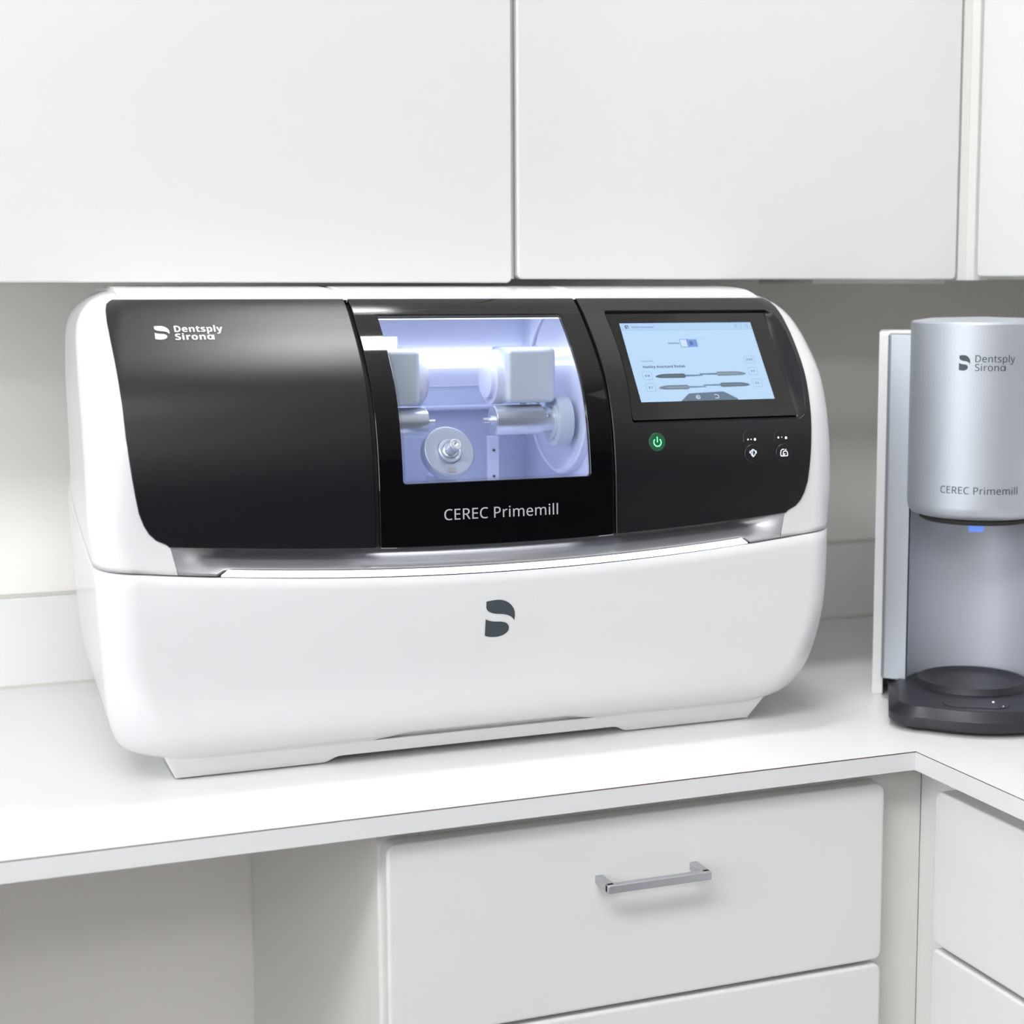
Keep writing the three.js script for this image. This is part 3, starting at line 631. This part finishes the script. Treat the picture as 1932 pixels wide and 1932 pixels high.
{ // silver grip band under the panels and the light strip along its lower edge
  const nx = 90, rows = [[-.2, .0], [0, 0], [.10, .0012], [.22, .0042], [.34, .0078], [.46, .0114], [.56, .0142], [.64, .0158], [.70, .0166], [.80, .0172], [1.0, .0176], [1.5, .0178]];
  const edge = x => smile(x) + .0008 + .0056 * (1 - smooth(.2375, .2445, Math.abs(x)));
  const g = gridGeo(nx, rows.length - 1, (a, b) => {
    const x = lerp(-1, 1, a), [t, d] = rows[Math.round(b * (rows.length - 1))];
    const y0 = edge(.277 * x), h = lipLow(.277 * x) - y0, y = y0 + h * Math.max(0, t);
    const xx = x * lerp(.2768, .2834, Math.min(1, Math.max(0, (y - .187) / .0255)));
    const fade = Math.pow(1 - smooth(.225, .277, Math.abs(.277 * x)), .8);
    const z = zf(y) - .0002 - d * fade - (t < 0 ? .006 : 0);
    return [xx, y, z];
  });
  part('grip_band', toM(g), M.silver, mill, 'recessed silver grip band below the black panels');
  const led = gridGeo(80, 6, (a, b) => {
    const x = lerp(-.2425, .2425, a), e = 1 - smooth(.2385, .2425, Math.abs(x)), y0 = smile(x) + .0007, y = y0 + .0056 * b * lerp(.15, 1, e);
    return [x, y, zf(y) - .0001 + .0006 * Math.sin(b * Math.PI)];
  });
  part('light_strip', toM(led), M.led, mill, 'white glowing light strip');
  const r = new THREE.RectAreaLight(new THREE.Color(.92, .96, 1), 3.2, .48, .005); r.position.set(0, .1765, .4795 - MZ); r.rotation.y = Math.PI; r.castShadow = true; mill.add(r);
}
{ // plinth with two long feet, and rubber pads
  const s = new THREE.Shape();
  s.moveTo(-.2745, .0012); s.lineTo(-.148, .0012); s.bezierCurveTo(-.141, .0012, -.139, .0070, -.130, .0070); s.lineTo(.130, .0070); s.bezierCurveTo(.139, .0070, .141, .0012, .148, .0012);
  s.lineTo(.2745, .0012); s.lineTo(.2868, .028); s.lineTo(-.2868, .028); s.closePath();
  const pg = new THREE.ExtrudeGeometry(s, { depth: .33, bevelEnabled: true, bevelThickness: .0012, bevelSize: .0012, bevelSegments: 3 }).translate(0, .0012, .0868);
  const q = pg.attributes.position; for (let i = 0; i < q.count; i++) if (q.getZ(i) > .3) q.setZ(i, q.getZ(i) + q.getY(i) * .62);
  pg.computeVertexNormals(); part('plinth', toM(pg), M.plinth);
  for (const sx of [-1, 1]) for (const z of [.14, .39]) part('rubber_pad', toM(box(sx * .21 - .055, sx * .21 + .055, 0, .0016, z - .015, z + .015)), M.rubber);
}
/* ---- inside the milling chamber ---- */
{
  const X0 = -.124, X1 = .1245, Y0 = .215, Y1 = .3985, ZB = .205;
  const cheek = (x0, x1) => { // side wall whose front edge follows the curved door
    const q = new THREE.Shape(); q.moveTo(ZB - .004, Y0 - .004);
    for (let i = 0; i <= 24; i++) { const y = lerp(Y0 - .004, Y1, i / 24); q.lineTo(zf(y) - .010, y); }
    q.lineTo(ZB - .004, Y1); q.closePath();
    return new THREE.ExtrudeGeometry(q, { depth: x1 - x0, bevelEnabled: false }).rotateY(-Math.PI / 2).translate(x1, 0, 0);
  };
  const shell = [
    box(X0, X1, Y0, Y1 - .004, ZB - .004, ZB), cheek(X0 - .004, X0), cheek(X1, X1 + .004), box(X0, X1, Y1 - .004, Y1, ZB - .004, .378), box(X0, X1, Y0 - .004, Y0, ZB - .004, .46),
  ];
  part('milling_chamber', toM(merge(shell)), M.chamber, mill, 'bright pale blue milling chamber behind the pane');
  part('chamber_ledge', toM(merge([rbox(X0, X1, .296, .300, ZB, ZB + .02, .0015), rbox(X0, X1, .3185, .3195, ZB, ZB + .002, .0004)])), M.chamber);
  // light bars of the chamber
  part('chamber_lamp', toM(merge([rbox(-.118, .120, .3485, .3572, ZB + .001, ZB + .010, .002), rbox(-.118, .120, .3380, .3437, ZB + .001, ZB + .010, .002)])), M.bar, mill, 'two white light bars inside the chamber');
  for (const [y, h] of [[.35285, .0083], [.34085, .0053]]) { const lamp = new THREE.RectAreaLight(new THREE.Color(.86, .90, 1), 11, .234, h); lamp.position.set(.001, y, ZB + .0108 - MZ); lamp.rotation.y = Math.PI; lamp.castShadow = true; mill.add(lamp); }
  part('chamber_lamp', toM(rbox(-.10, .10, .3900, .3940, .355, .372, .0015)), M.bar, mill, 'light bar above the window');
  const lamp2 = new THREE.RectAreaLight(new THREE.Color(.80, .85, 1), 13, .19, .016); lamp2.position.set(0, .3890, .3635 - MZ); lamp2.rotation.x = -Math.PI / 2; lamp2.castShadow = true; mill.add(lamp2);
  // round swivel plate on the right chamber wall
  part('swivel_plate', toM(merge([cyl(.082, .082, .006, 72).rotateZ(Math.PI / 2).translate(X1 - .003, .320, .315), new THREE.TorusGeometry(.080, .0022, 10, 90).rotateY(Math.PI / 2).translate(X1 - .007, .320, .315)])), M.chamber);
  part('guide_plate', toM(rbox(.062, .074, .222, .272, .262, .266, .001)), M.chamber);
  for (const y of [.232, .258]) part('screw', toM(cyl(.0012, .0012, .002, 16).rotateX(Math.PI / 2).translate(.068, y, .2665)), M.rubber);
  // spindle units
  const unit = (s, x) => {
    const g = new THREE.Group(); g.name = 'spindle_unit'; mill.add(g); g.userData.label = s > 0 ? 'right spindle unit' : 'left spindle unit';
    const X = d => x + s * d, rb = (a, b, ...r) => rbox(Math.min(X(a), X(b)), Math.max(X(a), X(b)), ...r);
    const cx = (r, a, b, y, z, seg = 40) => cyl(r, r, Math.abs(b - a), seg).rotateZ(Math.PI / 2).translate(X((a + b) / 2), y, z);
    mesh('motor_housing', toM(rb(.008, .058, .3112, .3632, .318, .368, .0055, 4)), M.alu, g);
    mesh('drive_wheel', toM(merge([cx(.026, .001, .012, .335, .338, 48), cx(.020, -.003, .002, .335, .338, 48)])), M.chamber, g);
    mesh('spindle', toM(merge([cx(.0142, .0005, .047, .2948, .352, 48), cx(.0134, -.0006, .001, .2948, .352, 48)])), M.aluShine, g);
    mesh('tool_holder', toM(merge([cx(.0042, -.003, 0, .2948, .352, 24), cx(.0026, -.0098, -.003, .2948, .352, 20)])), M.aluShine, g);
    mesh('collar', toM(merge([cx(.0118, .047, .060, .2945, .352, 40)])), M.aluShine, g);
    mesh('bearing_ring', toM(merge([cx(.0240, .060, .074, .2925, .350, 56), cx(.0175, .058, .061, .2925, .350, 48)])), M.alu, g);
    for (const [dx, y, z, r] of [[.029, .3105, .355, .003], [.045, .3105, .352, .002], [.029, .2805, .3545, .0016], [.052, .2985, .3635, .0016]]) mesh('screw', toM(cyl(r, r, .0016, 14).rotateX(y > .31 || y < .285 ? 0 : Math.PI / 2).translate(X(dx), y, z)), M.steel, g);
  };
  unit(1, .0375); unit(-1, -.0295);
  // work piece disc on its holder
  const d = new THREE.Group(); d.name = 'blank_holder'; d.position.set(-.0160, .2705, .384 - MZ); d.rotation.x = -.44; d.rotation.y = .05; mill.add(d);
  d.userData.label = 'round block holder with a bright stub';
  const lathe = p => new THREE.LatheGeometry(p.map(q => new THREE.Vector2(...q)), 72).rotateX(Math.PI / 2);
  mesh('disc', lathe([[0, -.012], [.0225, -.012], [.0246, -.010], [.0246, -.0015], [.0236, -.0003], [.0225, 0], [.0122, 0], [.0122, -.0015], [0, -.0015]]), M.aluDisc, d);
  mesh('hub', lathe([[.0112, -.0015], [.0112, .0022], [.0105, .0030], [.0082, .0030], [.0082, .0012], [.0068, .0012], [.0068, .0030], [0, .0030]]), M.aluShine, d);
  mesh('stub', lathe([[.0056, .0025], [.0056, .0175], [.0050, .0183], [.0016, .0183], [.0014, .0173], [0, .0173]]), M.aluShine, d);
  mesh('notch_mark', box(-.0035, .0035, -.0205, -.0165, -.0002, .0003), M.steel, d);
  part('holder_arm', toM(rbox(-.028, -.004, Y0, .247, .345, .370, .003)), M.chamber);
}

/* ---------------- dispenser on the right ---------------- */
{
  const g = thing('countertop_dispenser', 'silver grey countertop dispenser with charcoal base standing in the worktop corner', 'dispenser', [.508, CT, .458], -32.3 * Math.PI / 180);
  const outline = (y, ins) => {
    const p = [], hw = .082 - ins, zb = -.085 + ins, zc = .118 - ins, r = Math.max(.01, .034 - ins);
    const arc = (cx, cz, a0, a1, n) => { for (let i = 0; i <= n; i++) { const a = lerp(a0, a1, i / n); p.push([cx + r * Math.cos(a), y, cz + r * Math.sin(a)]); } };
    arc(-hw + r, zc - r, Math.PI, Math.PI / 2, 12);
    for (let i = 1; i < 12; i++) { const t = i / 12; p.push([lerp(-hw + r, hw - r, t), y, zc + .011 * Math.sin(t * Math.PI)]); }
    arc(hw - r, zc - r, Math.PI / 2, 0, 12);
    p.push([hw, y, zb + .01], [hw - .01, y, zb], [-hw + .01, y, zb], [-hw, y, zb + .01]);
    return p;
  };
  mesh('base_foot', loft([outline(0, .014), outline(.0042, .006), outline(.0052, .0035)]), M.rubber, g);
  mesh('base', loft([outline(.0052, .0030), outline(.0065, .0008), outline(.0080, 0), outline(.0150, 0), outline(.0156, .0004), outline(.0230, .0084), outline(.0236, .0092), outline(.0240, .0102)]), M.charcoal, g);
  const lathe = (p, seg = 96) => new THREE.LatheGeometry(p.map(q => new THREE.Vector2(...q)), seg);
  mesh('cup_rest', lathe([[.0575, .0236], [.0565, .0245], [.0535, .0292], [.0525, .0297], [.0510, .0292], [.0450, .0262], [.0400, .0252], [.0300, .0248], [0, .0248]]), M.charcoal, g, 'round dished platform');
  const flat = (x, z, off) => ({ p: new THREE.Vector3(x, .0240 + off, -z), n: new THREE.Vector3(0, 1, 0) });
  const caps = (w, h) => [...arcPts(w - h, -.0915, h, -Math.PI / 2, Math.PI / 2, 14), ...arcPts(-w + h, -.0915, h, Math.PI / 2, Math.PI * 1.5, 14)];
  const bt = mesh('button', patch(caps(.0310, .0145), flat, { off: .0006, thick: .0006, bevel: .0003, cell: .05 }), M.charcoal, g, 'long oval touch button');
  mesh('groove', patch(caps(.0316, .0151), flat, { off: .0003, thick: .0003, bevel: 0, cell: .05 }), M.gap, bt);
  mesh('pilot_light', merge([new THREE.SphereGeometry(.0011, 12, 8).translate(.0165, .0248, .083), new THREE.SphereGeometry(.0006, 12, 8).translate(.0250, .0247, .0975)]), M.whiteIcon, bt, 'tiny white pilot lights');
  // column with a hollow front
  const s = new THREE.Shape(), R = .0662, a0 = .06;
  s.moveTo(-R * Math.cos(a0), R * Math.sin(a0)); s.lineTo(-.0862, .0125); s.quadraticCurveTo(-.0892, .0145, -.0892, .020); s.lineTo(-.0892, .080); s.lineTo(.0892, .080); s.lineTo(.0892, .020); s.quadraticCurveTo(.0892, .0145, .0862, .0125); s.lineTo(R * Math.cos(a0), R * Math.sin(a0));
  s.absarc(0, 0, R, a0, Math.PI - a0, false);
  mesh('column', new THREE.ExtrudeGeometry(s, { depth: .3475, bevelEnabled: true, bevelThickness: .001, bevelSize: .0006, bevelSegments: 2, curveSegments: 40 }).rotateX(-Math.PI / 2).translate(0, .0235, 0), M.dispSilver, g, 'silver column with a hollow front');
  mesh('hollow', gridGeo(60, 1, (a, b) => { const t = lerp(-a0 * .5, Math.PI + a0 * .5, a), q = .0642; return [-q * Math.cos(t), lerp(.0242, .1966, b), -q * Math.sin(t), a * .2, b * .17]; }), M.shadedSilver, g, 'concave silver wall behind the round platform, shade put into its tone');
  const bs = new THREE.Shape(), ow = .0965, iw = .0900;
  bs.moveTo(-ow, .034); bs.lineTo(-ow, .100); bs.quadraticCurveTo(-ow, .116, -.080, .116); bs.lineTo(.080, .116); bs.quadraticCurveTo(ow, .116, ow, .100); bs.lineTo(ow, .034); bs.lineTo(iw, .034); bs.lineTo(iw, .0815); bs.lineTo(-iw, .0815); bs.lineTo(-iw, .034); bs.closePath();
  mesh('back_shell', new THREE.ExtrudeGeometry(bs, { depth: .3685, bevelEnabled: true, bevelThickness: .003, bevelSize: .002, bevelSegments: 4, curveSegments: 10 }).rotateX(-Math.PI / 2).translate(0, .003, 0), M.dispWhite, g, 'white rear shell');
  mesh('head', lathe([[0, .1965], [.058, .1965], [.0640, .1985], [.0668, .2025], [.0680, .2085], [.0680, .3835], [.0676, .3852], [.0662, .3866], [.0500, .3890], [0, .3905]], 120), M.dispSilver, g, 'cylindrical silver head with grey lettering');
  mesh('head_ring', lathe([[0, .1905], [.052, .1905], [.0555, .1925], [.0565, .1966], [0, .1966]], 72), M.rubber, g, 'black ring under the head');
  mesh('nozzle', merge([rbox(-.009, .009, .1850, .1910, -.006, .012, .0015)]), M.rubber, g);
  mesh('nozzle_light', rbox(-.0072, .0072, .1785, .1852, -.004, .0105, .001), M.blueLamp, g, 'small blue lit outlet');
  const onHead = (x, y, off) => { const a = x / .068, r = .068 + off; return { p: new THREE.Vector3(r * Math.sin(a), y, r * Math.cos(a)), n: new THREE.Vector3(Math.sin(a), 0, Math.cos(a)) }; };
  mesh('emblem', inlay(emblem(-.0240, -.0132, .3553, .0148), onHead, .0002), M.printDark, g, 'slate two-leaf emblem');
  mesh('lettering', merge([letters(font, 'Dentsply', -.0085, .0293, .3487, .0066, onHead, .0002), letters(font, 'Sirona', -.0087, .0200, .3404, .0066, onHead, .0002, true), letters(font, 'CEREC Primemill', -.0395, .0360, .2228, .0068, onHead, .0002)]), M.printDark, g, 'slate lettering Dentsply Sirona and CEREC Primemill');
}
scene.traverse(o => { if (o.isMesh) o.castShadow = o.receiveShadow = true; });
renderer.render(scene, camera);
